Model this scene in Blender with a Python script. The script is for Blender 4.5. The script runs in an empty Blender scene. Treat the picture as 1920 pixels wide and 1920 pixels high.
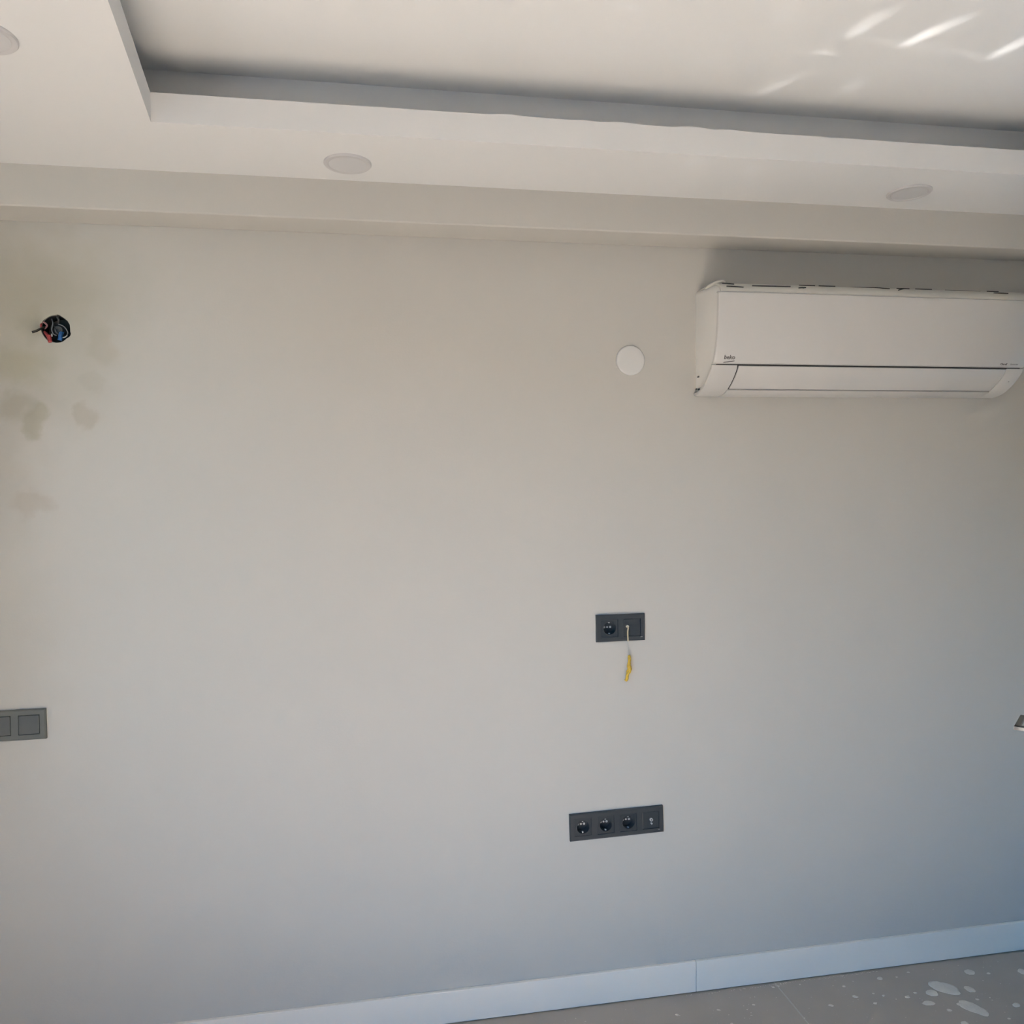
import bpy, bmesh, math, random
from mathutils import Vector, Matrix, noise
random.seed(7)
S = bpy.context.scene
COL = S.collection
# ------------------------------------------------------------------ camera
F_PX, YAW, PITCH, ROLL, CAM_D, CAM_H = 1492.43, .1709, -.0242, -.0148, 2.306, 1.5536
_fw = Vector((math.sin(YAW), math.cos(YAW), 0)); _rt = Vector((math.cos(YAW), -math.sin(YAW), 0)); _up = Vector((0, 0, 1))
FWD = _fw*math.cos(PITCH) + _up*math.sin(PITCH); _u2 = _up*math.cos(PITCH) - _fw*math.sin(PITCH)
RGT = _rt*math.cos(ROLL) + _u2*math.sin(ROLL); UPV = _u2*math.cos(ROLL) - _rt*math.sin(ROLL)
CAM = Vector((0, -CAM_D, CAM_H))
cd = bpy.data.cameras.new('camera'); cd.sensor_width = 36; cd.lens = F_PX/1920*36; cd.clip_start = .05; cd.clip_end = 500
cam = bpy.data.objects.new('camera', cd); COL.objects.link(cam)
cam.matrix_world = Matrix(((RGT.x, UPV.x, -FWD.x, CAM.x), (RGT.y, UPV.y, -FWD.y, CAM.y), (RGT.z, UPV.z, -FWD.z, CAM.z), (0, 0, 0, 1)))
S.camera = cam
def ray(px, py): return FWD + RGT*((px-960)/F_PX) - UPV*((py-960)/F_PX)
def on_y(px, py, y): d = ray(px, py); return CAM + d*((y-CAM.y)/d.y)
def on_z(px, py, z): d = ray(px, py); return CAM + d*((z-CAM.z)/d.z)
# ------------------------------------------------------------------ world, sun, exposure
S.view_settings.view_transform = 'Standard'; S.view_settings.look = 'None'; S.view_settings.gamma = 1
S.view_settings.use_curve_mapping = False
S.view_settings.exposure = 0.45
SUN_EL, SUN_AZ = math.radians(38), math.radians(38)      # azimuth: how far the rays drift towards the far wall
SUN_POWER, SKY_POWER = 66.0, 41.0
W = bpy.data.worlds.new('sky'); S.world = W; W.use_nodes = True
wn = W.node_tree; bg = wn.nodes['Background']
sky = wn.nodes.new('ShaderNodeTexSky'); sky.sky_type = 'HOSEK_WILKIE'; sky.turbidity = 2.2; sky.ground_albedo = .35
sun_dir = Vector((-math.cos(SUN_EL)*math.cos(SUN_AZ), -math.cos(SUN_EL)*math.sin(SUN_AZ), math.sin(SUN_EL)))   # towards the sun
sky.sun_direction = sun_dir
tint = wn.nodes.new('ShaderNodeVectorMath'); tint.operation = 'MULTIPLY'; tint.inputs[1].default_value = (.24, .74, 1.14)   # clear deep-blue sky
wn.links.new(sky.outputs[0], tint.inputs[0]); wn.links.new(tint.outputs[0], bg.inputs[0]); bg.inputs[1].default_value = SKY_POWER
sl = bpy.data.lights.new('sun', 'SUN'); sl.energy = SUN_POWER; sl.angle = math.radians(.6); sl.color = (.985, .962, .955)
sun = bpy.data.objects.new('sun', sl); COL.objects.link(sun); sun.location = (-6, -2, 6)
sun.rotation_euler = sun_dir.to_track_quat('Z', 'Y').to_euler()
# room sizes (metres); the far wall is y = 0, x runs right, z up
XL, XR, YN = -1.60, 2.14, -4.40
ZS, ZL, ZC = 2.393, 2.459, 2.580          # soffit, top of the cove lip, upper ceiling
ZB, YB = 2.288, -.12                      # underside and face of the beam
DOOR_Y0, DOOR_Y1, DOOR_Z, DOOR_H = -4.25, -2.45, 0.7, 2.30   # daylight opening in the left wall, behind the camera
pl = bpy.data.lights.new('daylight_portal', 'AREA'); pl.shape = 'RECTANGLE'; pl.size = DOOR_Y1-DOOR_Y0; pl.size_y = DOOR_H-DOOR_Z; pl.cycles.is_portal = True
po = bpy.data.objects.new('daylight_portal', pl); COL.objects.link(po)
po.location = (XL-.02, (DOOR_Y0+DOOR_Y1)/2, (DOOR_H+DOOR_Z)/2); po.rotation_euler = (math.pi/2, 0, -math.pi/2)

# added patterned spot lamp on the floor, standing in for sun glints on the ceiling
GLINT = Vector((-.75, -2.45, .02))
def glints():
    l = bpy.data.lights.new('added_glint_spot', 'SPOT'); l.energy = GLINT_POWER; l.spot_size = math.radians(75); l.spot_blend = .6; l.shadow_soft_size = .004; l.color = (1, .985, .96)
    o = bpy.data.objects.new('added_glint_spot', l); COL.objects.link(o); o.location = GLINT
    aim = (Vector((1.15, -.50, ZC))-GLINT).normalized(); o.rotation_euler = (-aim).to_track_quat('Z', 'Y').to_euler()
    ax = Vector((0, 0, 1)).cross(aim).normalized(); ay = aim.cross(ax)
    l.use_nodes = True; nt = l.node_tree; L = nt.links; em = nt.nodes['Emission']
    geo = nt.nodes.new('ShaderNodeNewGeometry')
    def dot(v):
        d = nt.nodes.new('ShaderNodeVectorMath'); d.operation = 'DOT_PRODUCT'; d.inputs[1].default_value = v; L.new(geo.outputs['Incoming'], d.inputs[0]); return d.outputs['Value']
    def math_(op, a, b):
        m = nt.nodes.new('ShaderNodeMath'); m.operation = op
        for k, q_ in enumerate((a, b)):
            if isinstance(q_, (int, float)): m.inputs[k].default_value = q_
            else: L.new(q_, m.inputs[k])
        return m.outputs[0]
    w = dot(aim); cmb = nt.nodes.new('ShaderNodeCombineXYZ'); L.new(math_('DIVIDE', dot(ax), w), cmb.inputs[0]); L.new(math_('DIVIDE', dot(ay), w), cmb.inputs[1])
    nz = nt.nodes.new('ShaderNodeTexNoise'); nz.inputs['Scale'].default_value = 16; L.new(cmb.outputs[0], nz.inputs['Vector'])
    sb = nt.nodes.new('ShaderNodeVectorMath'); sb.operation = 'SUBTRACT'; sb.inputs[1].default_value = (.5, .5, .5); L.new(nz.outputs['Color'], sb.inputs[0])
    sc = nt.nodes.new('ShaderNodeVectorMath'); sc.operation = 'SCALE'; sc.inputs['Scale'].default_value = .016; L.new(sb.outputs[0], sc.inputs[0])
    uv = nt.nodes.new('ShaderNodeVectorMath'); uv.operation = 'ADD'; L.new(cmb.outputs[0], uv.inputs[0]); L.new(sc.outputs[0], uv.inputs[1])
    def lampuv(px, py, z):
        d = on_z(px, py, z)-GLINT; k = d.dot(aim); return Vector((d.dot(ax)/k, d.dot(ay)/k))
    tot = None
    for x0, y0, x1, y1, wpx, st, z in GLINTS:
        a, b = lampuv(x0, y0, z), lampuv(x1, y1, z); mid = (a+b)/2; d = b-a
        half = d.length/2; mx_, my_ = (x0+x1)/2, (y0+y1)/2
        ln = math.hypot(x1-x0, y1-y0); nx, ny = -(y1-y0)/ln, (x1-x0)/ln
        wv = lampuv(mx_+nx*wpx, my_+ny*wpx, z)-mid; dd = d.normalized(); wid = abs(wv.x*-dd.y+wv.y*dd.x)
        s1 = nt.nodes.new('ShaderNodeVectorMath'); s1.operation = 'SUBTRACT'; s1.inputs[1].default_value = (mid.x, mid.y, 0); L.new(uv.outputs[0], s1.inputs[0])
        c = nt.nodes.new('ShaderNodeCombineXYZ')
        for k, v in enumerate(((dd.x/half, dd.y/half, 0), (-dd.y/wid, dd.x/wid, 0))):
            dt = nt.nodes.new('ShaderNodeVectorMath'); dt.operation = 'DOT_PRODUCT'; dt.inputs[1].default_value = v; L.new(s1.outputs[0], dt.inputs[0]); L.new(dt.outputs['Value'], c.inputs[k])
        le = nt.nodes.new('ShaderNodeVectorMath'); le.operation = 'LENGTH'; L.new(c.outputs[0], le.inputs[0])
        mr = nt.nodes.new('ShaderNodeMapRange'); mr.interpolation_type = 'SMOOTHERSTEP'
        mr.inputs[1].default_value = 1.25; mr.inputs[2].default_value = 0; mr.inputs[3].default_value = 0; mr.inputs[4].default_value = st
        L.new(le.outputs['Value'], mr.inputs[0])
        tot = mr.outputs[0] if tot is None else math_('ADD', tot, mr.outputs[0])
    L.new(tot, em.inputs['Strength'])
GLINT_POWER = 240.0
GLINTS = [(1672, 92, 1838, 22, 12, 1, ZC), (1676, 90, 1760, 55, 9, 0.8, ZC), (1846, 110, 1990, 50, 12, 1.2, ZC), (1852, 108, 1925, 80, 8, 0.6, ZC), (1572, 68, 1690, 15, 13, 0.55, ZC), (1585, 66, 1640, 48, 8, 0.57, ZC),
          (1545, 60, 1960, 120, 9, 0.266, ZC), (1515, 92, 1580, 101, 6, 0.532, ZC), (1640, 112, 1700, 117, 5, 0.304, ZC), (1395, 188, 1525, 135, 11, 0.494, ZC), (1550, 182, 1635, 145, 12, 0.418, ZC),
          (1300, 120, 1345, 116, 6, 0.19, ZC), (1375, 76, 1415, 78, 5, 0.19, ZC), (1680, 120, 1830, 140, 6, 0.19, ZC), (1130, 2, 1230, 16, 6, 0.266, ZC), (1180, 50, 1235, 56, 6, 0.19, ZC), (1440, 50, 1500, 8, 18, 0.152, ZC),
          (1266, 318, 1320, 298, 8, 0.38, ZS), (1380, 330, 1440, 308, 9, 0.19, ZS), (1215, 358, 1262, 358, 4, 0.19, ZS), (1515, 312, 1545, 314, 4, 0.228, ZS), (1700, 60, 1790, 64, 8, 0.19, ZC)]
glints()

# ------------------------------------------------------------------ materials
def mat(name, col, rough=.6, metal=0, spec=.5, bump=0, bscale=200, var=0, vscale=3, coat=0):
    m = bpy.data.materials.new(name); m.use_nodes = True; nt = m.node_tree; b = nt.nodes['Principled BSDF']
    b.inputs['Base Color'].default_value = (*col, 1); b.inputs['Roughness'].default_value = rough
    b.inputs['Metallic'].default_value = metal; b.inputs['Specular IOR Level'].default_value = spec
    if coat: b.inputs['Coat Weight'].default_value = coat
    tc = nt.nodes.new('ShaderNodeTexCoord')
    if var:
        n = nt.nodes.new('ShaderNodeTexNoise'); n.inputs['Scale'].default_value = vscale; n.inputs['Detail'].default_value = 5
        nt.links.new(tc.outputs['Object'], n.inputs['Vector'])
        r = nt.nodes.new('ShaderNodeMapRange'); r.inputs[3].default_value = 1-var; r.inputs[4].default_value = 1+var
        nt.links.new(n.outputs['Fac'], r.inputs[0])
        v = nt.nodes.new('ShaderNodeVectorMath'); v.operation = 'SCALE'; v.inputs[0].default_value = col
        nt.links.new(r.outputs[0], v.inputs['Scale']); nt.links.new(v.outputs[0], b.inputs['Base Color'])
    if bump:
        n2 = nt.nodes.new('ShaderNodeTexNoise'); n2.inputs['Scale'].default_value = bscale; n2.inputs['Detail'].default_value = 4
        nt.links.new(tc.outputs['Object'], n2.inputs['Vector'])
        bp = nt.nodes.new('ShaderNodeBump'); bp.inputs['Strength'].default_value = bump; bp.inputs['Distance'].default_value = .002
        nt.links.new(n2.outputs['Fac'], bp.inputs['Height']); nt.links.new(bp.outputs[0], b.inputs['Normal'])
    return m
M = {
 'paint': mat('wall_paint', (.54, .522, .485), .85, spec=.2, bump=.12, bscale=160, var=.012, vscale=2.5),
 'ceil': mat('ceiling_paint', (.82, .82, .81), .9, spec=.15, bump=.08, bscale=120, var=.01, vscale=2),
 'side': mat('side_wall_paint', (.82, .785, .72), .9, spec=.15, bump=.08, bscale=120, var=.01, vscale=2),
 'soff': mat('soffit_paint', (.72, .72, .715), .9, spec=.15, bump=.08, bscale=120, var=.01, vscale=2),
 'base': mat('skirting_white', (.88, .83, .755), .45, var=.012, vscale=4),
 'tile': mat('floor_tile', (.445, .385, .32), .55, spec=.3, bump=.05, bscale=60, var=.10, vscale=6),
 'grout': mat('grout', (.52, .49, .44), .9, bump=.2, bscale=300),
 'plaster': mat('dried_plaster', (.72, .65, .56), .95, bump=.5, bscale=250, var=.08, vscale=40),
 'ac': mat('white_plastic', (.575, .56, .54), .32),
 'ac_side_lit': mat('white_plastic_side_lit', (.76, .745, .715), .4),  # paler than the front: light falling on the side, put into the colour
 'ac_panel': mat('white_gloss_panel', (.575, .562, .545), .28),
 'ac_top': mat('ivory_plastic', (.60, .58, .53), .4),
 'dark': mat('dark_gap', (.03, .028, .026), .8),
 'print': mat('grey_print', (.13, .12, .115), .6),
 'print2': mat('pale_grey_print', (.34, .33, .31), .6),
 'plate': mat('anthracite_plastic', (.036, .043, .050), .42, bump=.03, bscale=500),
 'insert': mat('anthracite_insert', (.032, .039, .046), .36),
 'well': mat('socket_well', (.030, .036, .043), .4),
 'swp': mat('switch_frame_lit_grey', (.125, .128, .112), .45),  # lightened: brighter light reflected by the switch, put into the colour
 'swr': mat('switch_rocker_lit_grey', (.088, .091, .086), .40),  # rocker lightened likewise, reflected light put into its colour
 'hole': mat('pin_hole_brass', (.60, .60, .59), .35, metal=.25),
 'metal': mat('earth_clip', (.70, .70, .69), .35, metal=.3),
 'steel': mat('brushed_steel', (.22, .21, .195), .5, metal=1, bump=.02, bscale=400),
 'disc': mat('cover_cap_plastic', (.64, .635, .62), .4),
 'lamp': mat('lamp_ring', (.56, .55, .55), .5),
 'diff': mat('lamp_diffuser', (.60, .595, .60), .35),
 'string': mat('tan_cord', (.62, .52, .34), .8),
 'yellow': mat('yellow_tape', (.66, .43, .045), .5, var=.45, vscale=120),  # strong tone variation paints in the shading of the folds
 'box': mat('box_black', (.022, .020, .018), .6),
 'wblack': mat('wire_black', (.022, .018, .012), .5),
 'wgrey': mat('wire_grey', (.22, .23, .25), .5),
 'wdark': mat('wire_dark_grey', (.05, .05, .052), .5),
 'wred': mat('wire_red', (.42, .06, .06), .45),
 'wblue': mat('wire_blue', (.03, .13, .36), .45),
 'wpale': mat('wire_pale', (.55, .52, .50), .5),
 'wpink': mat('wire_faded_red', (.30, .14, .15), .6),
 'door': mat('door_white', (.84, .83, .80), .45),
 'alu': mat('window_frame_grey', (.30, .31, .32), .4),
 'balc': mat('balcony_tile', (.24, .22, .20), .7, var=.05),
 'green': mat('scrub', (.09, .11, .05), .9, var=.3, vscale=1.5),
 'terra': mat('terracotta_render', (.42, .23, .11), .9, var=.06),
 'conc': mat('render_wall', (.6, .58, .54), .9, var=.03),
}
def stained_wall():
    """wall paint with the damp, patched blotches around the open junction box, plus darker ovals down the left edge (fixed in the wall's own coordinates)"""
    m = M['paint'].copy(); m.name = 'wall_paint_stained'; nt = m.node_tree; L = nt.links
    b = nt.nodes['Principled BSDF']; src = b.inputs['Base Color'].links[0].from_socket
    tc = [n for n in nt.nodes if n.type == 'TEX_COORD'][0]
    nz = nt.nodes.new('ShaderNodeTexNoise'); nz.inputs['Scale'].default_value = 14; nz.inputs['Detail'].default_value = 5
    L.new(tc.outputs['Object'], nz.inputs['Vector'])
    sub = nt.nodes.new('ShaderNodeVectorMath'); sub.operation = 'SUBTRACT'; sub.inputs[1].default_value = (.5, .5, .5)
    L.new(nz.outputs['Color'], sub.inputs[0])
    sc = nt.nodes.new('ShaderNodeVectorMath'); sc.operation = 'SCALE'; sc.inputs['Scale'].default_value = .11
    L.new(sub.outputs[0], sc.inputs[0])
    ad = nt.nodes.new('ShaderNodeVectorMath'); ad.operation = 'ADD'; L.new(tc.outputs['Object'], ad.inputs[0]); L.new(sc.outputs[0], ad.inputs[1])
    cur = src
    # (x, z, rx, rz, soft start, strength, tint)
    spots = [(-.83, 1.98, .24, .22, .15, .55, (.80, .79, .70)), (-.92, 1.91, .11, .07, .3, .7, (.84, .83, .73)),
             (-.78, 2.13, .26, .16, .1, .5, (.84, .83, .75)), (-.97, 2.12, .24, .26, .0, .8, (.78, .76, .68)),
             (-1.02, 1.75, .20, .35, .2, .8, (.80, .78, .74)), (-1.04, 1.2, .24, .60, .1, .65, (.84, .82, .77)),  # broad darker ovals down the left edge
             (-.879, 1.765, .034, .046, .55, .75, (.80, .78, .69)), (-.767, 1.776, .036, .034, .6, .7, (.84, .81, .76)),
             (-.945, 1.80, .06, .045, .4, .7, (.82, .80, .74)), (-.898, 1.55, .055, .042, .5, .65, (.87, .83, .79)),
             (-.83, 1.80, .20, .10, .3, .4, (.88, .87, .83)), (-.74, 1.86, .035, .03, .5, .4, (.88, .87, .84)),
             (-.71, 1.97, .05, .06, .4, .45, (.85, .83, .77)), (-.88, 2.02, .05, .05, .3, .45, (.84, .83, .76))]
    for x, z, rx, rz, s0, st, tint in spots:
        mp = nt.nodes.new('ShaderNodeMapping'); mp.inputs['Location'].default_value = (-x/rx, 0, -z/rz)
        mp.inputs['Scale'].default_value = (1/rx, 0, 1/rz); L.new(ad.outputs[0], mp.inputs[0])
        ln = nt.nodes.new('ShaderNodeVectorMath'); ln.operation = 'LENGTH'; L.new(mp.outputs[0], ln.inputs[0])
        mr = nt.nodes.new('ShaderNodeMapRange'); mr.interpolation_type = 'SMOOTHSTEP'
        mr.inputs[1].default_value = 1.15; mr.inputs[2].default_value = s0; mr.inputs[3].default_value = 0; mr.inputs[4].default_value = st
        L.new(ln.outputs['Value'], mr.inputs[0])
        mx = nt.nodes.new('ShaderNodeMix'); mx.data_type = 'RGBA'; mx.blend_type = 'MULTIPLY'
        L.new(mr.outputs[0], mx.inputs[0]); L.new(cur, mx.inputs[6]); mx.inputs[7].default_value = (*tint, 1)
        cur = mx.outputs[2]
    L.new(cur, b.inputs['Base Color'])
    return m
M['stain'] = stained_wall()

# ------------------------------------------------------------------ helpers
def tag(o, label=None, cat=None, group=None, kind=None):
    if label: o['label'] = label
    if cat: o['category'] = cat
    if group: o['group'] = group
    if kind: o['kind'] = kind
    return o
def obj(name, bm, m, parent=None, smooth=False, loc=None):
    me = bpy.data.meshes.new(name)
    bmesh.ops.recalc_face_normals(bm, faces=bm.faces); bm.to_mesh(me); bm.free()
    if m: me.materials.append(M[m] if isinstance(m, str) else m)
    if smooth:
        for p in me.polygons: p.use_smooth = True
        me.set_sharp_from_angle(angle=math.radians(40))
    o = bpy.data.objects.new(name, me); COL.objects.link(o)
    if loc is not None: o.location = loc
    if parent: o.parent = parent
    return o
def empty(name, loc=(0, 0, 0), rot=(0, 0, 0)):
    o = bpy.data.objects.new(name, None); COL.objects.link(o); o.location = loc; o.rotation_euler = rot; o.empty_display_size = .05
    return o
def box(bm, x0, x1, y0, y1, z0, z1, bev=0, seg=2):
    r = bmesh.ops.create_cube(bm, size=1)
    vs = r['verts']
    for v in vs: v.co = Vector(((x0+x1)/2+v.co.x*(x1-x0), (y0+y1)/2+v.co.y*(y1-y0), (z0+z1)/2+v.co.z*(z1-z0)))
    if bev:
        es = list({e for v in vs for e in v.link_edges})
        bmesh.ops.bevel(bm, geom=es, offset=bev, segments=seg, profile=.5, affect='EDGES')
    return bm
def bx(*a, **k): return box(bmesh.new(), *a, **k)
def lathe(bm, prof, n=40, axis='Y', c=(0, 0, 0), irr=None):
    """prof: list of (radius, height along axis)"""
    rings = []
    for r, h in prof:
        ring = []
        for i in range(n):
            a = 2*math.pi*i/n; q = r*(irr[i] if irr else 1)
            p = {'Y': (q*math.cos(a), h, q*math.sin(a)), 'Z': (q*math.cos(a), q*math.sin(a), h)}[axis]
            ring.append(bm.verts.new(Vector(p)+Vector(c)))
        rings.append(ring)
    for A, B in zip(rings, rings[1:]):
        for i in range(n): bm.faces.new((A[i], A[(i+1) % n], B[(i+1) % n], B[i]))
    return rings
def cap(bm, ring): bm.faces.new(ring)
def tube(bm, pts, rad, n=8):
    pts = [Vector(p) for p in pts]; rings = []
    rads = rad if isinstance(rad, (list, tuple)) else [rad]*len(pts)
    t0 = (pts[1]-pts[0]).normalized(); ref = Vector((0, 0, 1)) if abs(t0.z) < .9 else Vector((1, 0, 0))
    nrm = t0.cross(ref).normalized()
    for i, p in enumerate(pts):
        t = (pts[min(i+1, len(pts)-1)]-pts[max(i-1, 0)]).normalized()
        nrm = (nrm-t*nrm.dot(t)).normalized(); bi = t.cross(nrm)
        rings.append([bm.verts.new(p+(nrm*math.cos(2*math.pi*k/n)+bi*math.sin(2*math.pi*k/n))*rads[i]) for k in range(n)])
    for A, B in zip(rings, rings[1:]):
        for k in range(n): bm.faces.new((A[k], A[(k+1) % n], B[(k+1) % n], B[k]))
    bm.faces.new(rings[0]); bm.faces.new(rings[-1])
    return bm
def spline(ps, k=6):
    ps = [Vector(p) for p in ps]; q = [ps[0]*2-ps[1]]+ps+[ps[-1]*2-ps[-2]]; out = []
    for i in range(1, len(q)-2):
        for j in range(k):
            t = j/k; a, b, c, d = q[i-1], q[i], q[i+1], q[i+2]
            out.append(.5*((2*b)+(c-a)*t+(2*a-5*b+4*c-d)*t*t+(3*b-a-3*c+d)*t**3))
    out.append(ps[-1]); return out
def text_mesh(name, body, size, m, parent, matrix, bold=0):
    cu = bpy.data.curves.new(name, 'FONT'); cu.body = body; cu.size = size; cu.extrude = .0003; cu.offset = bold; cu.resolution_u = 3
    t = bpy.data.objects.new(name, cu); COL.objects.link(t)
    dg = bpy.context.evaluated_depsgraph_get(); me = bpy.data.meshes.new_from_object(t.evaluated_get(dg))
    bpy.data.objects.remove(t); bpy.data.curves.remove(cu)
    me.materials.clear(); me.materials.append(M[m])
    o = bpy.data.objects.new(name, me); COL.objects.link(o); o.parent = parent; o.matrix_local = matrix
    return o

# ------------------------------------------------------------------ the room shell
HX, HZ, HR = -.828, 2.008, .0365            # open junction box in the far wall
NH = 40
irr = [1+.05*noise.noise(Vector((math.cos(2*math.pi*i/NH)*1.7, math.sin(2*math.pi*i/NH)*1.7, 3.1)))+random.uniform(-.012, .012) for i in range(NH)]
for i, d in ((9, .05), (8, .03), (37, .10), (38, .09), (36, .05), (20, .05)): irr[i] += d
bm = bmesh.new()
xa, xb, za, zb = XL-.15, XR+.15, -.10, 2.80
Q4C, Q4T, D2C = Vector((.7049, 0, .5486)), math.radians(-.95), Vector((.7236, 0, 1.1422))
WELL_R, PITCHM = .0198, .071
bands = [(.5186, .5786, [(Q4C.x+(k-1.5)*PITCHM*math.cos(Q4T), Q4C.z-(k-1.5)*PITCHM*math.sin(Q4T), WELL_R, .030, .022, 48, None) for k in range(3)]),
         (1.1122, 1.1722, [(D2C.x-PITCHM/2, D2C.z, WELL_R, .030, .022, 48, None)]),
         (HZ-.1, HZ+.1, [(HX, HZ, HR, .1, .06, NH, irr)])]
def quad(x0, x1, z0, z1): bm.faces.new([bm.verts.new(p) for p in ((x0, 0, z0), (x1, 0, z0), (x1, 0, z1), (x0, 0, z1))])
zprev = za
for z0, z1, holes in bands:
    quad(xa, xb, zprev, z0); xprev = xa
    for hx, hz, hr, q, dep, n_, ir in holes:
        quad(xprev, hx-q, z0, z1); xprev = hx+q; sq, ci, cb = [], [], []
        for i in range(n_):
            a = 2*math.pi*i/n_; c, s_ = math.cos(a), math.sin(a); k = 1/max(abs(c), abs(s_)); r = hr*(ir[i] if ir else 1)
            zz = (z0+z1)/2
            sq.append(bm.verts.new((hx+c*k*q, 0, zz+s_*k*(z1-z0)/2))); ci.append(bm.verts.new((hx+c*r, 0, hz+s_*r))); cb.append(bm.verts.new((hx+c*r, dep, hz+s_*r)))
        for i in range(n_):
            j = (i+1) % n_
            bm.faces.new((sq[i], sq[j], ci[j], ci[i])); bm.faces.new((ci[i], ci[j], cb[j], cb[i]))
        bm.faces.new(cb)
    quad(xprev, xb, z0, z1); zprev = z1
quad(xa, xb, zprev, zb)
bmesh.ops.remove_doubles(bm, verts=bm.verts, dist=1e-6)
bk = [bm.verts.new((x, .15, z)) for x, z in ((xa, za), (xb, za), (xb, zb), (xa, zb))]; bm.faces.new(bk)
fr = [bm.verts.new((x, 0, z)) for x, z in ((xa, za), (xb, za), (xb, zb), (xa, zb))]
for i in range(4): bm.faces.new((fr[i], fr[(i+1) % 4], bk[(i+1) % 4], bk[i]))
wall_back = obj('wall_back', bm, 'stain'); tag(wall_back, 'pale greige painted wall with stained patch around an open box', kind='structure')
def wall_with_opening(name, x0, x1, ya, yb, oy0, oy1, oz, oz0=-.004):
    b = bmesh.new()
    box(b, x0, x1, ya, oy0, -.1, 2.8); box(b, x0, x1, oy1, yb, -.1, 2.8); box(b, x0, x1, oy0, oy1, oz, 2.8); box(b, x0, x1, oy0, oy1, -.1, oz0)
    return tag(obj(name, b, 'side'), kind='structure')
wall_left = wall_with_opening('wall_left', XL-.15, XL, YN-.15, 0, DOOR_Y0, DOOR_Y1, DOOR_H, DOOR_Z-.004)
RD0, RD1, RDH = -1.03, -.15, 2.06           # interior door opening in the right wall
wall_right = wall_with_opening('wall_right', XR, XR+.15, YN-.15, 0, RD0, RD1, RDH)
wall_front = tag(obj('wall_front', bx(XL-.15, XR+.15, YN-.15, YN, -.1, 2.8), 'paint'), kind='structure')
# dim hallway behind the right-hand doorway, so that no sky shows through it
hb = bmesh.new(); box(hb, XR+1.2, XR+1.3, -2.2, .8, -.1, 2.8); box(hb, XR+.15, XR+1.3, -2.3, -2.2, -.1, 2.8); box(hb, XR+.15, XR+1.3, .8, .9, -.1, 2.8)
box(hb, XR+.15, XR+1.3, -2.3, .9, 2.8, 2.9); box(hb, XR+.15, XR+1.3, -2.3, .9, -.2, -.004)
tag(obj('wall_hallway', hb, 'side'), kind='structure')
# ceiling: upper slab, beam along the far wall, soffit with its cove lip
ceiling = tag(obj('ceiling', bx(XL-.15, XR+.15, YN-.15, .15, ZC, ZC+.16), 'ceil'), 'white tray ceiling with a recessed cove', kind='structure')
beam_bm = bx(XL, XR, YB, 0, ZB, ZC, bev=.004)
obj('beam', beam_bm, 'paint', ceiling)
COVE_Y = -.257                            # back of the light cove
obj('cove_back', bx(XL, XR, COVE_Y, YB, ZS+.0125, ZC), 'ceil', ceiling); obj('cove_back', bx(XL, -.64, YN, COVE_Y, ZS+.0125, ZC), 'ceil', ceiling)
# tray opening corners (far-left corner measured; the left lip runs slightly askew)
C_FL = Vector((-.476, -.400)); C_FR = Vector((1.86, -.400)); C_NR = Vector((1.86, -3.75)); C_NL = Vector((-.476+.1095*3.35, -3.75))
tray = [C_FL, C_FR, C_NR, C_NL]
room = [Vector((XL, YB)), Vector((XR, YB)), Vector((XR, YN)), Vector((XL, YN))]
LIP_T = .016
def offs(poly, d):
    out = []; n = len(poly)
    for i in range(n):
        p0, p1, p2 = poly[i-1], poly[i], poly[(i+1) % n]
        e1, e2 = (p1-p0).normalized(), (p2-p1).normalized(); n1, n2 = Vector((-e1.y, e1.x)), Vector((-e2.y, e2.x))
        b_ = (n1+n2).normalized(); out.append(p1+b_*(d/b_.dot(n1)))
    return out
outer = offs(tray, LIP_T)
if (outer[0]-Vector((.7,-2))).length < (tray[0]-Vector((.7,-2))).length: outer = offs(tray, -LIP_T)
bm = bmesh.new()
for z in (ZS, ZS+.0125):
    A = [bm.verts.new((p.x, p.y, z)) for p in room]; B = [bm.verts.new((p.x, p.y, z)) for p in tray]
    for i in range(4): bm.faces.new((A[i], A[(i+1) % 4], B[(i+1) % 4], B[i]))
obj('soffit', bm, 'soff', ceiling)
names = ['far', 'right', 'near', 'left']
for i in range(4):
    a, b, c, d = tray[i], tray[(i+1) % 4], outer[(i+1) % 4], outer[i]
    n = 260 if i == 0 else 2
    bm = bmesh.new(); rows = []
    for k in range(n+1):
        t = k/n; p, o_ = a.lerp(b, t), d.lerp(c, t); h = 0
        if i == 0:                              # unfinished plaster along the top edge
            px = p.x
            w = max(0, 1-abs(px-.72)/.75)
            h = .0022*noise.noise(Vector((px*9, 0, 0)))*w+.0012*noise.noise(Vector((px*38, 2, 0)))*w+.0012*noise.noise(Vector((px*1.5, 5, 0)))
            for cx, wd, hh in ((.33, .05, .0022), (.62, .04, .0025), (.80, .05, .003), (.90, .035, .0028), (.52, .03, .002)):
                h += hh*max(0, 1-((px-cx)/wd)**2)
        rows.append([bm.verts.new((p.x, p.y, ZS)), bm.verts.new((p.x, p.y, ZL+h)), bm.verts.new((o_.x, o_.y, ZL+h*.6)), bm.verts.new((o_.x, o_.y, ZS+.006))])
    for A, B in zip(rows, rows[1:]):
        for k in range(4): bm.faces.new((A[k], B[k], B[(k+1) % 4], A[(k+1) % 4]))
    bm.faces.new(rows[0]); bm.faces.new(rows[-1])
    obj('cove_lip', bm, 'soff', ceiling)
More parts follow.
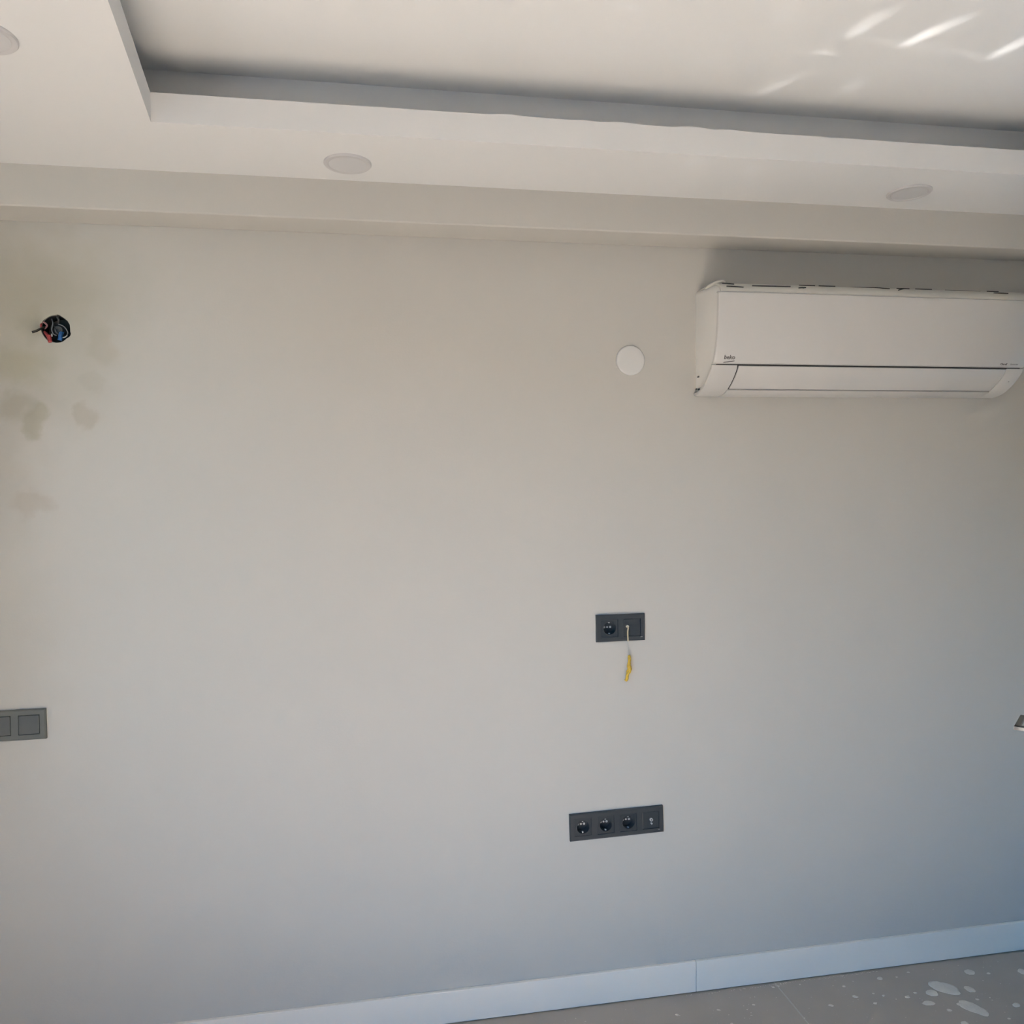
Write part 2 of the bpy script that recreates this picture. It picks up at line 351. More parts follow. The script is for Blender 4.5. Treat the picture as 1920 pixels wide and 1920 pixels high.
# floor: grout bed and porcelain tiles
floor = tag(obj('floor', bx(XL-.15, XR+.15, YN-.15, .15, -.2, -.0007), 'grout'), 'dusty grey brown tiled floor', kind='structure')
TW, TD, G = 1.2, .6, .003
def tile_mesh(w, d):
    b = bx(0, w, 0, d, -.010, 0, bev=.0012, seg=1); me = bpy.data.meshes.new('tile'); b.to_mesh(me); b.free(); me.materials.append(M['tile']); return me
cache = {}
x = 1.213-TW*3
while x < XR:
    x0, x1 = max(x+G/2, XL), min(x+TW-G/2, XR)
    y = -.004
    while y > YN and x1-x0 > .02:
        y1 = y; y0 = max(y-TD+G, YN)
        key = (round(x1-x0, 3), round(y1-y0, 3))
        if key not in cache: cache[key] = tile_mesh(*key)
        t = bpy.data.objects.new('tile', cache[key]); COL.objects.link(t); t.location = (x0, y0, 0); t.parent = floor
        y -= TD
    x += TW
# skirting boards
bb = empty('baseboard_back'); tag(bb, 'white skirting board along the far wall', kind='structure')
BH, BT, JX = .0985, .012, .952
for x0, x1 in ((XL, JX-2.4), (JX-2.4, JX), (JX, XR)):
    obj('skirting_board', bx(x0+.0006, x1-.0006, -BT, -.0002, .0035, BH, bev=.0012, seg=1), 'base', bb)
for nm, y0, y1, X, s in (('baseboard_left', DOOR_Y1+.06, -BT, XL, 1), ('baseboard_right', YN, RD0-.08, XR, -1)):
    o_ = obj(nm, bx(min(X, X+s*BT), max(X, X+s*BT), y0, y1, .0035, BH, bev=.0012, seg=1), 'base'); tag(o_, kind='structure')
# balcony door in the left wall (leaves slid open), balcony beyond
win = empty('window_1', (XL, 0, 0)); tag(win, 'grey framed balcony doorway slid open', kind='structure')
fb = bmesh.new()
for y0, y1, z0, z1 in ((DOOR_Y0, DOOR_Y0+.05, DOOR_Z, DOOR_H), (DOOR_Y1-.05, DOOR_Y1, DOOR_Z, DOOR_H), (DOOR_Y0+.05, DOOR_Y1-.05, DOOR_H-.05, DOOR_H)):
    box(fb, -.11, -.03, y0, y1, z0, z1, bev=.003, seg=1)
obj('frame', fb, 'alu', win); obj('sill', bx(-.15, 0, DOOR_Y0, DOOR_Y1, DOOR_Z-.004, DOOR_Z+.006), 'alu', win)
tag(obj('ground', bx(-60, 60, -60, 40, -3.4, -3.2), 'green'), kind='structure')
tag(obj('wall_sky_block', bx(-16.3, -16, -40, 20, -3.2, 4.4), 'terra'), kind='structure')  # unseen wall added to block the low sky, warm to mute blue bounce
tag(obj('floor_balcony', bx(XL-1.9, XL-.15, -6.5, 1.2, -.25, -.02), 'balc'), kind='structure')
tag(obj('wall_balcony', bx(XL-2.0, XL-1.9, -6.5, 1.2, -.25, .95), 'terra'), kind='structure')
# ------------------------------------------------------------------ air conditioner
X0, X1 = .968, 1.990
AC = empty('air_conditioner', ((X0+X1)/2, 0, 1.838)); tag(AC, 'white wall-mounted split air conditioner under the ceiling beam', 'air conditioner')
OFF = Vector(((X0+X1)/2, 0, 1.838))
prof = [(0, 1.838), (-.015, 1.8385), (-.032, 1.840), (-.05, 1.8445), (-.067, 1.851), (-.084, 1.861), (-.10, 1.872), (-.116, 1.886), (-.130, 1.901), (-.141, 1.917), (-.150, 1.935),
        (-.158, 1.955), (-.164, 1.975), (-.170, 2.0), (-.174, 2.03), (-.177, 2.06), (-.179, 2.09), (-.179, 2.105), (-.1775, 2.117), (-.174, 2.127), (-.168, 2.136), (-.158, 2.1435), (-.143, 2.150),
        (-.12, 2.155), (-.09, 2.159), (-.05, 2.161), (0, 2.162)]
prof = [Vector(p) for p in prof]
def prof_point(s):                    # s: arc index as float
    i = min(int(s), len(prof)-2); t = s-i; return prof[i].lerp(prof[i+1], t)
def prof_normal(s):
    i = min(int(s), len(prof)-2); a = prof[max(i-1, 0)]; b_ = prof[min(i+2, len(prof)-1)]
    e = (b_-a).normalized(); return Vector((-e.y, e.x))      # points outwards (towards the room)
def idx_z(z):
    for i in range(len(prof)-1):
        if prof[i].y <= z <= prof[i+1].y: return i+(z-prof[i].y)/(prof[i+1].y-prof[i].y)
def shell(x0, x1, s0, s1, th, off=0, n=24, rnd=.003, name='panel', m='ac', parent=AC, taper=None):
    """curved plate following the front profile, rounded on its outer rim"""
    b = bmesh.new(); cols = []
    ss = [s0+(s1-s0)*k/n for k in range(n+1)]
    xsn = [(x0, rnd), (x0+rnd*.3, rnd*.3), (x0+rnd, 0), (x1-rnd, 0), (x1-rnd*.3, rnd*.3), (x1, rnd)]
    for xx, dn in xsn:
        o_, i_ = [], []
        for k, s in enumerate(ss):
            p, nn = prof_point(s), prof_normal(s)
            e = 0
            if k in (0, n): e = rnd*.6
            po_ = p+nn*(off-dn-e); pi_ = p+nn*(off-th)
            o_.append(b.verts.new(Vector((xx, po_.x, po_.y))-OFF)); i_.append(b.verts.new(Vector((xx, pi_.x, pi_.y))-OFF))
        cols.append((o_, i_))
    for (A, Ai), (B, Bi) in zip(cols, cols[1:]):
        for k in range(n):
            b.faces.new((A[k], A[k+1], B[k+1], B[k])); b.faces.new((Ai[k], Bi[k], Bi[k+1], Ai[k+1]))
        b.faces.new((A[0], B[0], Bi[0], Ai[0])); b.faces.new((A[n], Ai[n], Bi[n], B[n]))
    for A, Ai in (cols[0], cols[-1]):
        for k in range(n): b.faces.new((A[k], Ai[k], Ai[k+1], A[k+1]))
    return obj(name, b, m, parent, smooth=True)
S_LINE, S_FLB, S_TOP = idx_z(1.9125), idx_z(1.8505), idx_z(2.116)
SEND = len(prof)-1-.001
FX0, FX1 = 1.046, 1.930
# inner body (sides and back), slightly narrower than the front shell
b = bmesh.new(); rings = []
inset = [p-prof_normal(i)*.009 if 0 < i < len(prof)-1 else p+Vector((0, .008 if i == 0 else -.004)) for i, p in enumerate(prof)]
inset = [Vector((min(p.x, 0), p.y)) for p in inset]
cen = Vector((-.085, 2.0))
for xx, k in ((X0+.006, .90), (X0+.008, .965), (X0+.014, 1), (X1-.014, 1), (X1-.008, .965), (X1-.006, .90)):
    rings.append([b.verts.new(Vector((xx, p.x if p.x > -.001 else cen.x+(p.x-cen.x)*(k if k == 1 else (k+1)/2), cen.y+(p.y-cen.y)*k))-OFF) for p in inset])
for A, B in zip(rings, rings[1:]):
    for k in range(len(A)): b.faces.new((A[k], A[(k+1) % len(A)], B[(k+1) % len(A)], B[k]))
b.faces.new(rings[0]); b.faces.new(rings[-1])
body = obj('body', b, 'ac_side_lit', AC, smooth=True)
# dark outlet behind the flap and the shadow gap under the front panel
shell(X0+.012, X1-.012, S_FLB-.5, S_LINE+.5, .006, off=-.004, n=12, rnd=.0005, name='air_outlet', m='dark')
panel = shell(X0, X1, S_LINE+.10, S_TOP, .010, n=30, rnd=.0075, name='front_panel', m='ac_panel')
flap = shell(FX0+.0025, FX1-.001, S_FLB+.24, S_LINE-.13, .004, off=-.0006, n=14, rnd=.001, name='air_flap', m='ac_panel')
shell(X0-.002, FX0, .001, S_LINE-.06, .010, n=18, rnd=.005, name='side_cheek', m='ac')
shell(FX1, X1+.002, .001, S_LINE-.06, .010, n=18, rnd=.005, name='side_cheek', m='ac')
shell(FX0, FX1, .001, S_FLB-.05, .008, n=10, rnd=.0005, name='lower_lip', m='ac')
# top grille strip above the panel with its slits
grille = shell(X0+.010, X1-.006, S_TOP+.12, SEND, .006, off=-.0035, n=16, rnd=.004, name='top_grille', m='ac_top')
def slit(u0, u1, v0, v1, t=.0026):
    """dark slot between photo pixels, laid on the top grille's curve"""
    best = []
    for px, py in ((u0, v0+3), (u1, v1+3)):
        bestd = None
        for k in range(200):
            s = S_TOP+.2+(idx_z(2.158)-S_TOP-.2)*k/199; p = prof_point(s)+prof_normal(s)*-.0035
            xw = on_y(px, py, p.x)
            dd = abs(xw.z-p.y)
            if bestd is None or dd < bestd[0]: bestd = (dd, s, xw.x)
        best.append(bestd[1:])
    bb_ = bmesh.new(); rows = []
    for k in range(9):
        f = k/8; s = best[0][0]*(1-f)+best[1][0]*f; xx = best[0][1]*(1-f)+best[1][1]*f
        p, nn = prof_point(s), prof_normal(s); e = Vector((-nn.y, nn.x)); w = t*(.25+.75*math.sin(math.pi*min(max(f, .04), .96))**.5)
        rows.append([bb_.verts.new(Vector((xx, c.x, c.y))-OFF) for c in (p+nn*-.0012-e*w/2, p+nn*-.0012+e*w/2, p+nn*-.0045+e*w/2, p+nn*-.0045-e*w/2)])
    for A, B in zip(rows, rows[1:]):
        for k in range(4): bb_.faces.new((A[k], A[(k+1) % 4], B[(k+1) % 4], B[k]))
    bb_.faces.new(rows[0]); bb_.faces.new(rows[-1])
    obj('slit', bb_, 'dark', grille)
for a in ((1354, 1376, 529, 530.5), (1362, 1394, 534, 536), (1410, 1482, 533.5, 535), (1498, 1528, 532.5, 532.5), (1497, 1511, 537.5, 537), (1535, 1566, 532.5, 534),
          (1592, 1668, 537, 539), (1681, 1705, 536, 536.5), (1684, 1697, 542, 541), (1716, 1747, 537, 539), (1772, 1838, 542, 544.5), (1850, 1872, 542.5, 543), (1863, 1890, 547, 548)):
    slit(*a)
# end knob at the left of the grille
b = bmesh.new(); bmesh.ops.create_uvsphere(b, u_segments=20, v_segments=12, radius=1)
for v in b.verts: v.co = Vector((.021*v.co.x, .055*v.co.y, .010*v.co.z))
obj('grille_end_cap', b, 'ac_top', AC, smooth=True, loc=Vector((.994, -.10, 2.150))-OFF)
# small clips on the left side
for py_, pz_, w in ((-.020, 1.896, .010), (-.003, 1.861, .009), (-.022, 1.858, .006)):
    obj('side_clip', bx(X0+.0035, X0+.009, py_-w/2, py_+w/2, pz_-.0022-1.838, pz_+.0022-1.838), 'print', AC, loc=(-OFF.x, 0, 0))
def on_front(px, py):
    best = None
    for k in range(400):
        s = S_LINE+(S_TOP-S_LINE)*k/399; p = prof_point(s); w = on_y(px, py, p.x); d = abs(w.z-p.y)
        if best is None or d < best[0]: best = (d, w, prof_normal(s))
    return best[1], best[2]
def front_matrix(px, py, lift=.0004):
    w, n2 = on_front(px, py); nrm = Vector((0, n2.x, n2.y)); xx = Vector((1, 0, 0)); up = nrm.cross(xx)
    o_ = w+nrm*lift-OFF
    return Matrix(((xx.x, up.x, nrm.x, o_.x), (xx.y, up.y, nrm.y, o_.y), (xx.z, up.z, nrm.z, o_.z), (0, 0, 0, 1)))
lg = text_mesh('brand_lettering', 'beko', .0170, 'print', AC, front_matrix(1357, 673.0), bold=.0004)
m4 = front_matrix(1356, 679.3)
b = bmesh.new()
b.faces.new([b.verts.new(p) for p in ((0, -.0013, 0), (.0335, .0036, 0), (.0335, .0058, 0), (.001, .0013, 0))])
r_ = bmesh.ops.extrude_face_region(b, geom=b.faces[:]); bmesh.ops.translate(b, verts=[v for v in r_['geom'] if isinstance(v, bmesh.types.BMVert)], vec=(0, 0, .0003))
ul = obj('lettering_underline', b, 'print', AC); ul.matrix_local = m4
text_mesh('series_lettering', 'Clarell', .0088, 'print', AC, front_matrix(1875, 684.3), bold=.00005)
text_mesh('series_lettering', 'inverter', .0084, 'print2', AC, front_matrix(1894, 684.3))
w, _n = on_y(1890, 716, -.105), 0
obj('cheek_mark', bx(-.002, .002, -.0015, .0015, -.001, .001), 'print2', AC, loc=Vector((w.x, -.1065, w.z))-OFF)

# ------------------------------------------------------------------ sockets and switches
def frame_mesh(n, parent, m='plate'):
    """cover frame with one square window per module; face at y = -0.010"""
    W2 = (n*PITCHM+.010)/2; H2 = .0405; IN = .0265
    b = bmesh.new()
    xs_ = [-W2]
    for k in range(n):
        c = (k-(n-1)/2)*PITCHM; xs_ += [c-IN, c+IN]
    xs_.append(W2); zs_ = [-H2, -IN, IN, H2]
    rb = .0028
    grid = {}
    def V(x, y, z):
        k = (round(x, 5), round(y, 5), round(z, 5))
        if k not in grid: grid[k] = b.verts.new((x, y, z))
        return grid[k]
    yF, yR = -.0100, -.0074
    def fx(x): return max(min(x, W2-rb), -W2+rb)
    def fz(z): return max(min(z, H2-rb), -H2+rb)
    for i in range(len(xs_)-1):
        for j in range(3):
            if j == 1 and i % 2 == 1: continue
            a, c, d, e = fx(xs_[i]), fx(xs_[i+1]), fz(zs_[j]), fz(zs_[j+1])
            b.faces.new((V(a, yF, d), V(c, yF, d), V(c, yF, e), V(a, yF, e)))
    # rounded rim down to the wall
    def ringpts(x, z, y):
        return [V(-x, y, -z), V(x, y, -z), V(x, y, z), V(-x, y, z)]
    # outer rim as quads along full border
    bx_ = [fx(v) for v in xs_]; bz_ = [fz(v) for v in zs_]
    for s, X in ((-1, -W2), (1, W2)):
        for j in range(3):
            b.faces.new((V(s*(W2-rb), yF, bz_[j]), V(s*(W2-rb), yF, bz_[j+1]), V(X, yR, bz_[j+1]+(rb if j == 2 else 0)), V(X, yR, bz_[j]-(rb if j == 0 else 0))))
            b.faces.new((V(X, yR, bz_[j+1]+(rb if j == 2 else 0)), V(X, yR, bz_[j]-(rb if j == 0 else 0)), V(X, 0, bz_[j]-(rb if j == 0 else 0)), V(X, 0, bz_[j+1]+(rb if j == 2 else 0))))
    for s in (-1, 1):
        Z = s*H2; n_ = len(bx_)-1
        for i in range(n_):
            xa_, xb_ = bx_[i]-(rb if i == 0 else 0), bx_[i+1]+(rb if i == n_-1 else 0)
            b.faces.new((V(bx_[i], yF, s*(H2-rb)), V(bx_[i+1], yF, s*(H2-rb)), V(xb_, yR, Z), V(xa_, yR, Z)))
            b.faces.new((V(xa_, yR, Z), V(xb_, yR, Z), V(xb_, 0, Z), V(xa_, 0, Z)))
    # window walls
    for k in range(n):
        c = (k-(n-1)/2)*PITCHM
        p = [(c-IN, -IN), (c+IN, -IN), (c+IN, IN), (c-IN, IN)]
        for i in range(4):
            (ax, az), (bx2, bz2) = p[i], p[(i+1) % 4]
            b.faces.new((V(ax, yF, az), V(bx2, yF, bz2), V(bx2, 0, bz2), V(ax, 0, az)))
    return obj('cover_frame', b, m, parent)
def schuko(parent, c):
    """earthed socket insert with a round well, two pin holes and two clips"""
    b = bmesh.new(); n = 48; IN = .0258; yF = -.0090; R = .0195
    sq_, ci_ = [], []
    for i in range(n):
        a = 2*math.pi*i/n; cc, ss = math.cos(a), math.sin(a); k = IN/max(abs(cc), abs(ss))
        sq_.append(b.verts.new((c+cc*k, yF, ss*k))); ci_.append(b.verts.new((c+cc*R, yF, ss*R)))
    sb = [b.verts.new((v.co.x, -.001, v.co.z)) for v in sq_]
    for i in range(n):
        j = (i+1) % n; b.faces.new((sq_[i], sq_[j], ci_[j], ci_[i])); b.faces.new((sq_[i], sb[i], sb[j], sq_[j]))
    ins = obj('socket_insert', b, 'insert', parent)
    b = bmesh.new(); r = lathe(b, [(.0206, -.0088), (.0206, -.0102), (.0192, -.0104), (.0188, -.0090), (.0184, .0160)], 48, c=(c, 0, 0)); cap(b, r[-1])
    obj('socket_well', b, 'well', ins, smooth=True)
    for s in (-1, 1):
        b = bmesh.new(); r = lathe(b, [(.0036, .0159), (.0033, .0140), (.0012, .0140), (.0010, .0158)], 16, c=(c+s*.0095, 0, 0)); cap(b, r[-1]); obj('pin_hole', b, 'hole', ins, smooth=True)
        b = bx(c-.0022, c+.0022, -.0060, .0010, min(s*.0150, s*.0182), max(s*.0150, s*.0182), bev=.0006, seg=1); obj('earth_clip', b, 'metal', ins)
    b = bmesh.new(); r = lathe(b, [(.0030, .0159), (.0028, .0150), (.0010, .0147)], 16, c=(c, 0, 0)); cap(b, r[-1]); obj('centre_screw', b, 'metal', ins, smooth=True)
    return ins
def blank_insert(parent, c, name='outlet_insert', proud=-.0088, m='insert', half=.0258):
    return obj(name, bx(c-half, c+half, proud, -.001, -half, half, bev=.0012, seg=2), m, parent)
def mark(parent, x, z, y=-.0101, w=.006):
    obj('maker_mark', bx(x-w/2, x+w/2, y-.0002, y+.0001, z-.0009, z+.0009), 'print2', parent)
# double outlet (earthed socket + data/antenna)
D2 = empty('double_outlet', (.7236, 0, 1.1422)); tag(D2, 'anthracite double outlet with tagged cord, above the four-gang outlet', 'outlet')
frame_mesh(2, D2); schuko(D2, -PITCHM/2); ins = blank_insert(D2, PITCHM/2)
obj('label_window', bx(PITCHM/2-.004, PITCHM/2+.020, -.0093, -.0088, -.004, .004), 'well', ins); obj('label_window', bx(PITCHM/2-.004, PITCHM/2+.020, -.0093, -.0088, -.016, -.009), 'well', ins)
cpos = on_y(1176.5, 1174.5, -.013)-Vector((.7236, 0, 1.1422))
b = bmesh.new(); r = lathe(b, [(.0085, -.0088), (.0085, -.0098), (.0062, -.0098), (.0062, -.0092)], 28, c=(cpos.x, 0, cpos.z)); cap(b, r[-1]); obj('antenna_collar', b, 'well', ins, smooth=True)
b = bmesh.new(); r = lathe(b, [(.0042, -.0090), (.0042, -.0160), (.0036, -.0166), (.0017, -.0166), (.0016, -.011)], 24, c=(cpos.x, 0, cpos.z)); cap(b, r[-1]); obj('antenna_jack', b, mat('jack_ivory', (.72, .66, .54), .4), ins, smooth=True)
mark(D2, .0645, -.0295)
# quad outlet
Q4 = empty('quad_outlet', (.7049, 0, .5486), (0, math.radians(-.95), 0)); tag(Q4, 'anthracite four-gang outlet strip low on the wall', 'outlet')
frame_mesh(4, Q4)
for k in range(3): schuko(Q4, (k-1.5)*PITCHM)
ins = blank_insert(Q4, 1.5*PITCHM)
cx = 1.5*PITCHM+.001
b = bmesh.new(); r = lathe(b, [(.0050, -.0088), (.0050, -.0125), (.0044, -.0130), (.0026, -.0130), (.0024, -.0090)], 24, c=(cx, 0, .002)); cap(b, r[-1]); o_ = obj('antenna_jack', b, 'hole', ins, smooth=True)
obj('jack_hole', bx(cx-.0017, cx+.0017, -.0133, -.0128, .0003, .0037, bev=.0001, seg=1), 'dark', ins)
b = bmesh.new(); r = lathe(b, [(.0027, -.0087), (.0027, -.0140), (.0020, -.0150)], 16, c=(cx+.0003, 0, -.0092)); cap(b, r[-1]); obj('antenna_pin', b, 'metal', ins, smooth=True)
mark(Q4, .132, -.0305, w=.007)
# light switch
SW_R = -.8774
SWX = SW_R-.076; SWT = empty('light_switch', (SWX, 0, .9545)); tag(SWT, 'grey double rocker light switch cut by the left edge', 'switch')
frame_mesh(2, SWT, 'swp')
for k in range(2):
    c = (k-.5)*PITCHM
    o_ = obj('rocker', bx(c-.0252, c+.0252, -.0118, -.002, -.0252, .0252, bev=.0014, seg=2), 'swr', SWT)
obj('back_plate', bx(-.0745, .0745, -.0012, 0, -.039, .039), 'dark', SWT)
# cord with a yellow tag hanging from the antenna jack
cordt = empty('tagged_cord', tuple(on_y(1177, 1228, -.02))); tag(cordt, 'tan cord with twisted yellow tag hanging from the outlet', 'cord')
co = Vector(cordt.location)
j0 = Vector((.7236, 0, 1.1422))+Vector((cpos.x, -.0175, cpos.z))
b = bmesh.new(); tp = [(j0.x-.002, -.016, j0.z-.001), (j0.x, -.0195, j0.z-.003), (on_y(1177, 1185, -.021).x, -.021, on_y(1177, 1185, -.021).z), (on_y(1177.5, 1202, -.020).x, -.020, on_y(1177.5, 1202, -.020).z)]
tube(b, [Vector(p)-co for p in spline(tp)], .0021, 8)
obj('cord', b, 'string', cordt, smooth=True)
b = bmesh.new(); tp = [on_y(1177.3, 1201, -.020), on_y(1177.5, 1215, -.019), on_y(1178.5, 1230, -.018)]
tube(b, [Vector(p)-co for p in spline(tp)], .0009, 6); obj('thread', b, mat('pale_thread', (.52, .50, .47), .8), cordt, smooth=True)
b = bmesh.new(); tp = [on_y(*p, -.018) for p in ((1179.5, 1228), (1180.2, 1238), (1179.2, 1248), (1180.8, 1254), (1177.8, 1260), (1176.2, 1266), (1175.2, 1273), (1172.5, 1277))]
sp = spline(tp, 8); n = len(sp)
rad = [.0046+.0012*noise.noise(Vector((k*.35, 1, 2)))+(.0016 if 14 < k < 34 else 0) for k in range(n)]; rad[0] = .002; rad[-1] = .0016
tube(b, [Vector(p)-co for p in sp], rad, 10)
tg = obj('yellow_tag', b, 'yellow', cordt, smooth=True)
for k, (u0, v0, u1, v1) in enumerate(((1181, 1248, 1174, 1268), (1182, 1233, 1178, 1252), (1177, 1252, 1181, 1262))):
    b = bmesh.new(); a, c = on_y(u0, v0, -.024), on_y(u1, v1, -.024); mid = (a+c)/2+Vector((.004*(-1)**k, -.003, 0))
    tube(b, [p-co for p in spline([a, mid, c])], .0024, 6); obj('tag_fold', b, 'yellow', tg, smooth=True)
# round cover cap
CP = empty('cover_cap', (.765, 0, 1.9455)); tag(CP, 'round white blank cover cap beside the air conditioner', 'cover cap')
b = bmesh.new(); r = lathe(b, [(.0445, 0), (.0445, -.0045), (.0432, -.0065), (.0405, -.0075), (.030, -.0090), (.016, -.0098), (.004, -.0100)], 56); cap(b, r[-1]); obj('cap', b, 'disc', CP, smooth=True)
# ------------------------------------------------------------------ open junction box with wires
JB = empty('junction_box', (HX, .05, HZ)); tag(JB, 'open black junction box with loose wires in the stained wall', 'junction box')
b = bmesh.new(); r = lathe(b, [(.0352, -.046), (.0345, -.046), (.0338, -.002)], 40); cap(b, r[-1]); obj('box_shell', b, 'box', JB, smooth=True)
def wire(pix, dep, rad, m, name='wire', lab=None, parent=JB):
    b = bmesh.new(); pts = [on_y(u, v, d)-Vector((HX, .05, HZ)) for (u, v), d in zip(pix, dep)]
    tube(b, spline(pts, 5), rad, 8); o_ = obj(name, b, m, parent, smooth=True)
    if lab: o_['label'] = lab
    return o_
wire([(84, 614), (77, 616), (69, 620), (60, 623)], [.01, -.008, -.014, -.018], .0032, 'wblack', lab='black cable end sticking out')
wire([(81, 622), (86, 625), (91, 632), (94, 640)], [.02, .008, -.002, -.004], .0042, 'wred', lab='red wire')
wire([(92, 630), (93, 636), (94, 641)], [.0, -.004, -.006], .0052, 'wred', name='wire_connector', lab='red wire connector')
wire([(97, 626), (97.5, 631)], [-.004, -.005], .0016, 'wpale', lab='bare wire end')
wire([(118, 619), (114, 627), (113, 633), (112, 638)], [.02, .004, -.003, -.004], .0055, 'wblue', name='wire_connector', lab='blue wire connector')
wire([(118, 633), (122, 632), (126, 629)], [-.006, -.006, -.002], .0013, 'wpale', lab='pale wire end')
wire([(97, 598), (99, 605), (98, 612), (97, 618), (100, 626), (106, 629)], [.02, .006, 0, 0, .006, .012], .0014, 'wgrey', lab='grey wire')
wire([(110, 608), (118, 611), (124, 617), (127, 624), (125, 629)], [.01, .002, 0, .002, .01], .0014, 'wgrey', lab='grey wire')
wire([(103, 612), (105, 619), (110, 626), (118, 629)], [.01, .004, .004, .01], .0022, 'wdark')
wire([(81, 604), (85, 606), (88, 611), (84, 616)], [.006, -.002, 0, .012], .0024, 'wpink', lab='faded red wire')
wire([(107, 594), (110, 600), (108, 606)], [.004, .004, .014], .0028, 'wdark')
wire([(108, 592), (110, 596)], [-.004, .004], .0018, 'wblack')
wire([(78, 606), (76.5, 611), (79, 616)], [.004, -.003, .006], .0022, 'wred', lab='red wire')
b = bmesh.new(); c_ = on_y(110, 619, .008)-Vector((HX, .05, HZ)); r = lathe(b, [(.012, .03), (.012, .0), (.010, -.003), (.004, -.003), (.003, -.001)], 24, c=c_); cap(b, r[-1]); obj('round_connector', b, 'wdark', JB, smooth=True)

# ------------------------------------------------------------------ downlights in the soffit
def downlight(x, y, label):
    e = empty('downlight', (x, y, ZS)); tag(e, label, 'ceiling light', 'round recessed downlights')
    b = bmesh.new(); r = lathe(b, [(.0595, 0), (.0595, -.0028), (.0575, -.0052), (.0500, -.0062), (.0470, -.0045)], 64, axis='Z'); obj('ring', b, 'lamp', e, smooth=True)
    b = bmesh.new(); r = lathe(b, [(.0472, -.0044), (.030, -.0049), (.006, -.0052)], 64, axis='Z'); cap(b, r[-1]); obj('diffuser', b, 'diff', e, smooth=True)
c1 = (on_z(607, 304, ZS)+on_z(696, 308, ZS))/2; downlight(c1.x, c1.y, 'round white downlight in the middle of the soffit, left of the air conditioner')
c2 = (on_z(1663, 364, ZS)+on_z(1747, 357, ZS))/2; downlight(c2.x, c2.y, 'round white downlight above the air conditioner')
c3 = on_z(27, 67, ZS); downlight(c3.x-.0585, c3.y+.006, 'round white downlight cut by the upper left edge')

# ------------------------------------------------------------------ plaster on the floor
def splat(name, px, py, w, d, rot, seed, label=None, h=.0016):
    p = on_z(px, py, 0); rnd = random.Random(seed); n = 28; b = bmesh.new(); top, mid, bot = [], [], []
    for i in range(n):
        a = 2*math.pi*i/n; k = 1+.22*noise.noise(Vector((math.cos(a)*1.3, math.sin(a)*1.3, seed*3.7)))+.10*noise.noise(Vector((math.cos(a)*4, math.sin(a)*4, seed*1.9)))
        x_, y_ = w/2*k*math.cos(a), d/2*k*math.sin(a)
        bot.append(b.verts.new((x_, y_, .0001))); mid.append(b.verts.new((x_*.97, y_*.97, h*.7))); top.append(b.verts.new((x_*.8, y_*.8, h)))
    cv = b.verts.new((0, 0, h*1.05))
    for i in range(n):
        j = (i+1) % n; b.faces.new((bot[i], bot[j], mid[j], mid[i])); b.faces.new((mid[i], mid[j], top[j], top[i])); b.faces.new((top[i], top[j], cv))
    b.faces.new(bot)
    o_ = obj(name, b, 'plaster', smooth=True, loc=(p.x, p.y, 0)); o_.rotation_euler.z = rot
    if label: tag(o_, label, 'plaster splat', 'dried plaster splats on the floor')
    return o_
splat('plaster_splat', 1770, 1852, .088, .060, -.9, 1, 'largest dried plaster splat on the floor, farther from the camera of the two big ones')
splat('plaster_splat', 1825, 1890, .082, .050, -1.0, 2, 'big pointed dried plaster splat nearest the bottom right corner')
splat('plaster_splat', 1747, 1862, .036, .032, .2, 3, 'small plaster splat touching the left of the largest one')
splat('plaster_splat', 1818, 1855, .026, .030, .5, 4, 'small plaster splat just right of the largest one')
splat('plaster_splat', 1741, 1881, .040, .020, -.1, 5, 'flat oval plaster splat left of the pointed big one', h=.001)
splat('plaster_splat', 1818, 1823, .034, .026, .1, 6, 'pale plaster splat closest to the skirting board', h=.001)
splat('plaster_splat', 1799, 1883, .016, .014, .1, 8, 'tiny plaster splat touching the pointed big one')
splat('plaster_splat', 1906, 1885, .026, .018, .3, 9, 'small plaster splat at the right edge near the bottom')
splat('plaster_splat', 1918, 1822, .030, .030, .3, 10, 'pale plaster splat cut by the right edge beside the skirting')
splat('plaster_splat', 1650, 1835, .020, .014, .3, 11, 'small white curled plaster flake near the skirting board')
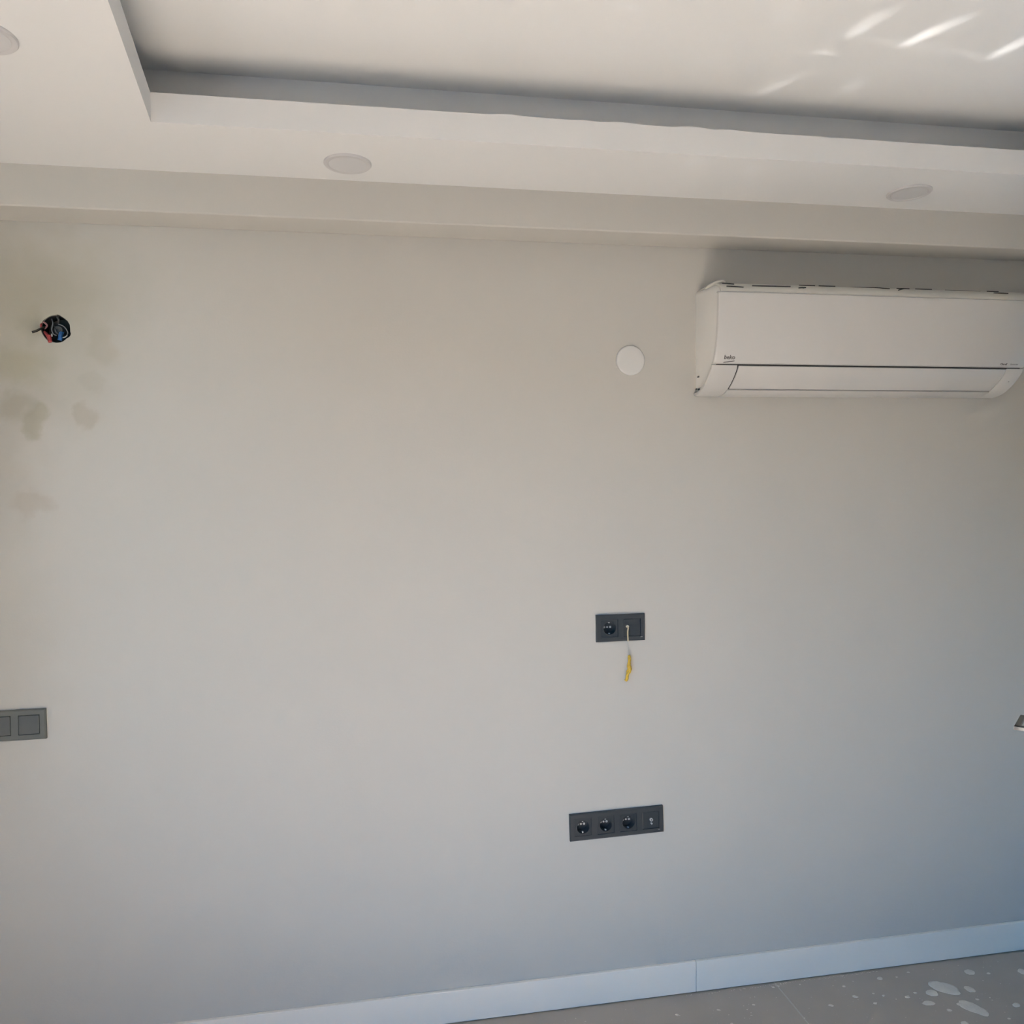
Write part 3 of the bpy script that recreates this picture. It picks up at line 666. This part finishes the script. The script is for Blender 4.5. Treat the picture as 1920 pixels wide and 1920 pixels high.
# scattered crumbs and dust specks: uncountable
b = bmesh.new(); rnd = random.Random(5)
known = [(1853, 1825, 4), (1681, 1832, 2.5), (1270, 1903, 4), (1348, 1894, 4), (1413, 1884, 3), (1401, 1893, 2), (1409, 1904, 2), (1372, 1920, 4), (1603, 1869, 6), (1558, 1885, 5), (1641, 1881, 4), (1638, 1863, 3), (1657, 1867, 4),
         (1702, 1869, 6), (1716, 1862, 4), (1808, 1918, 7), (1833, 1874, 4), (1582, 1849, 4), (1450, 1851, 3), (1703, 1823, 3), (1780, 1894, 5), (1892, 1910, 3), (1460, 1849, 2), (1500, 1846, 2)]
def crumb(x_, y_, r):
    n = 7; k0 = rnd.random()*6; bt, tp = [], []
    for i in range(n):
        a = 2*math.pi*i/n+k0; q_ = r*(.7+.6*rnd.random()); bt.append(b.verts.new((x_+q_*math.cos(a)*1.3, y_+q_*math.sin(a), .0001))); tp.append(b.verts.new((x_+q_*.6*math.cos(a)*1.3, y_+q_*.6*math.sin(a), .0003+r*.22)))
    for i in range(n): b.faces.new((bt[i], bt[(i+1) % n], tp[(i+1) % n], tp[i]))
    b.faces.new(tp); b.faces.new(bt)
for u, v, r in known: p = on_z(u, v, 0); crumb(p.x, p.y, r*.0012)
for k in range(420):
    x_ = rnd.uniform(-.6, 2.1); y_ = -.016-abs(rnd.gauss(0, .35))
    if y_ > -1.6: crumb(x_, y_, .0006+.0016*rnd.random()**3)
for k in range(160): crumb(rnd.uniform(.9, 1.6), -.0165-abs(rnd.gauss(0, .004)), .0005+.0012*rnd.random()**2)
tag(obj('plaster_crumbs', b, 'plaster'), 'fine plaster crumbs scattered over the tiles', 'debris', kind='stuff')

# ------------------------------------------------------------------ open interior door at the right, only its lever reaches into view
ZV = 1.0
lv = on_z(1901, 1361, ZV)
dd = Vector((.75, .66, 0)).normalized(); dn = Vector((dd.y, -dd.x, 0))          # along the leaf to the hinge; from lever to leaf
leaf0 = Vector((lv.x, lv.y, 0))+dn*.060-dd*.050                                 # free edge, room side
DR = empty('open_door', tuple(leaf0), (0, 0, math.atan2(dd.y, dd.x))); tag(DR, 'open interior door at right edge, showing only its steel lever', 'door')
# local frame: +x towards the hinge, +y towards the lever side
LEAF = .86
obj('leaf', bx(0, LEAF, -.040, 0, .008, 2.03, bev=.002, seg=1), 'door', DR)
b = bmesh.new(); box(b, .035, .075, 0, .008, ZV-.03, ZV+.03, bev=.002); ro = obj('rose', b, 'steel', DR)
b = bmesh.new(); box(b, .047, .063, .006, .060, ZV-.0085, ZV, bev=.001); obj('lever_neck', b, 'steel', DR)
b = bmesh.new(); box(b, .047, .165, .049, .060, ZV-.0085, ZV, bev=.0012); obj('lever', b, 'steel', DR)
# door lining in the right wall
fr_ = empty('door_1', (XR, 0, 0)); tag(fr_, kind='structure')
b = bmesh.new()
for y0, y1, z0, z1 in ((RD0-.07, RD0, 0, RDH+.07), (RD1, RD1+.07, 0, RDH+.07), (RD0, RD1, RDH, RDH+.07)): box(b, -.014, 0, y0, y1, z0, z1, bev=.002, seg=1)
obj('door_casing', b, 'door', fr_)
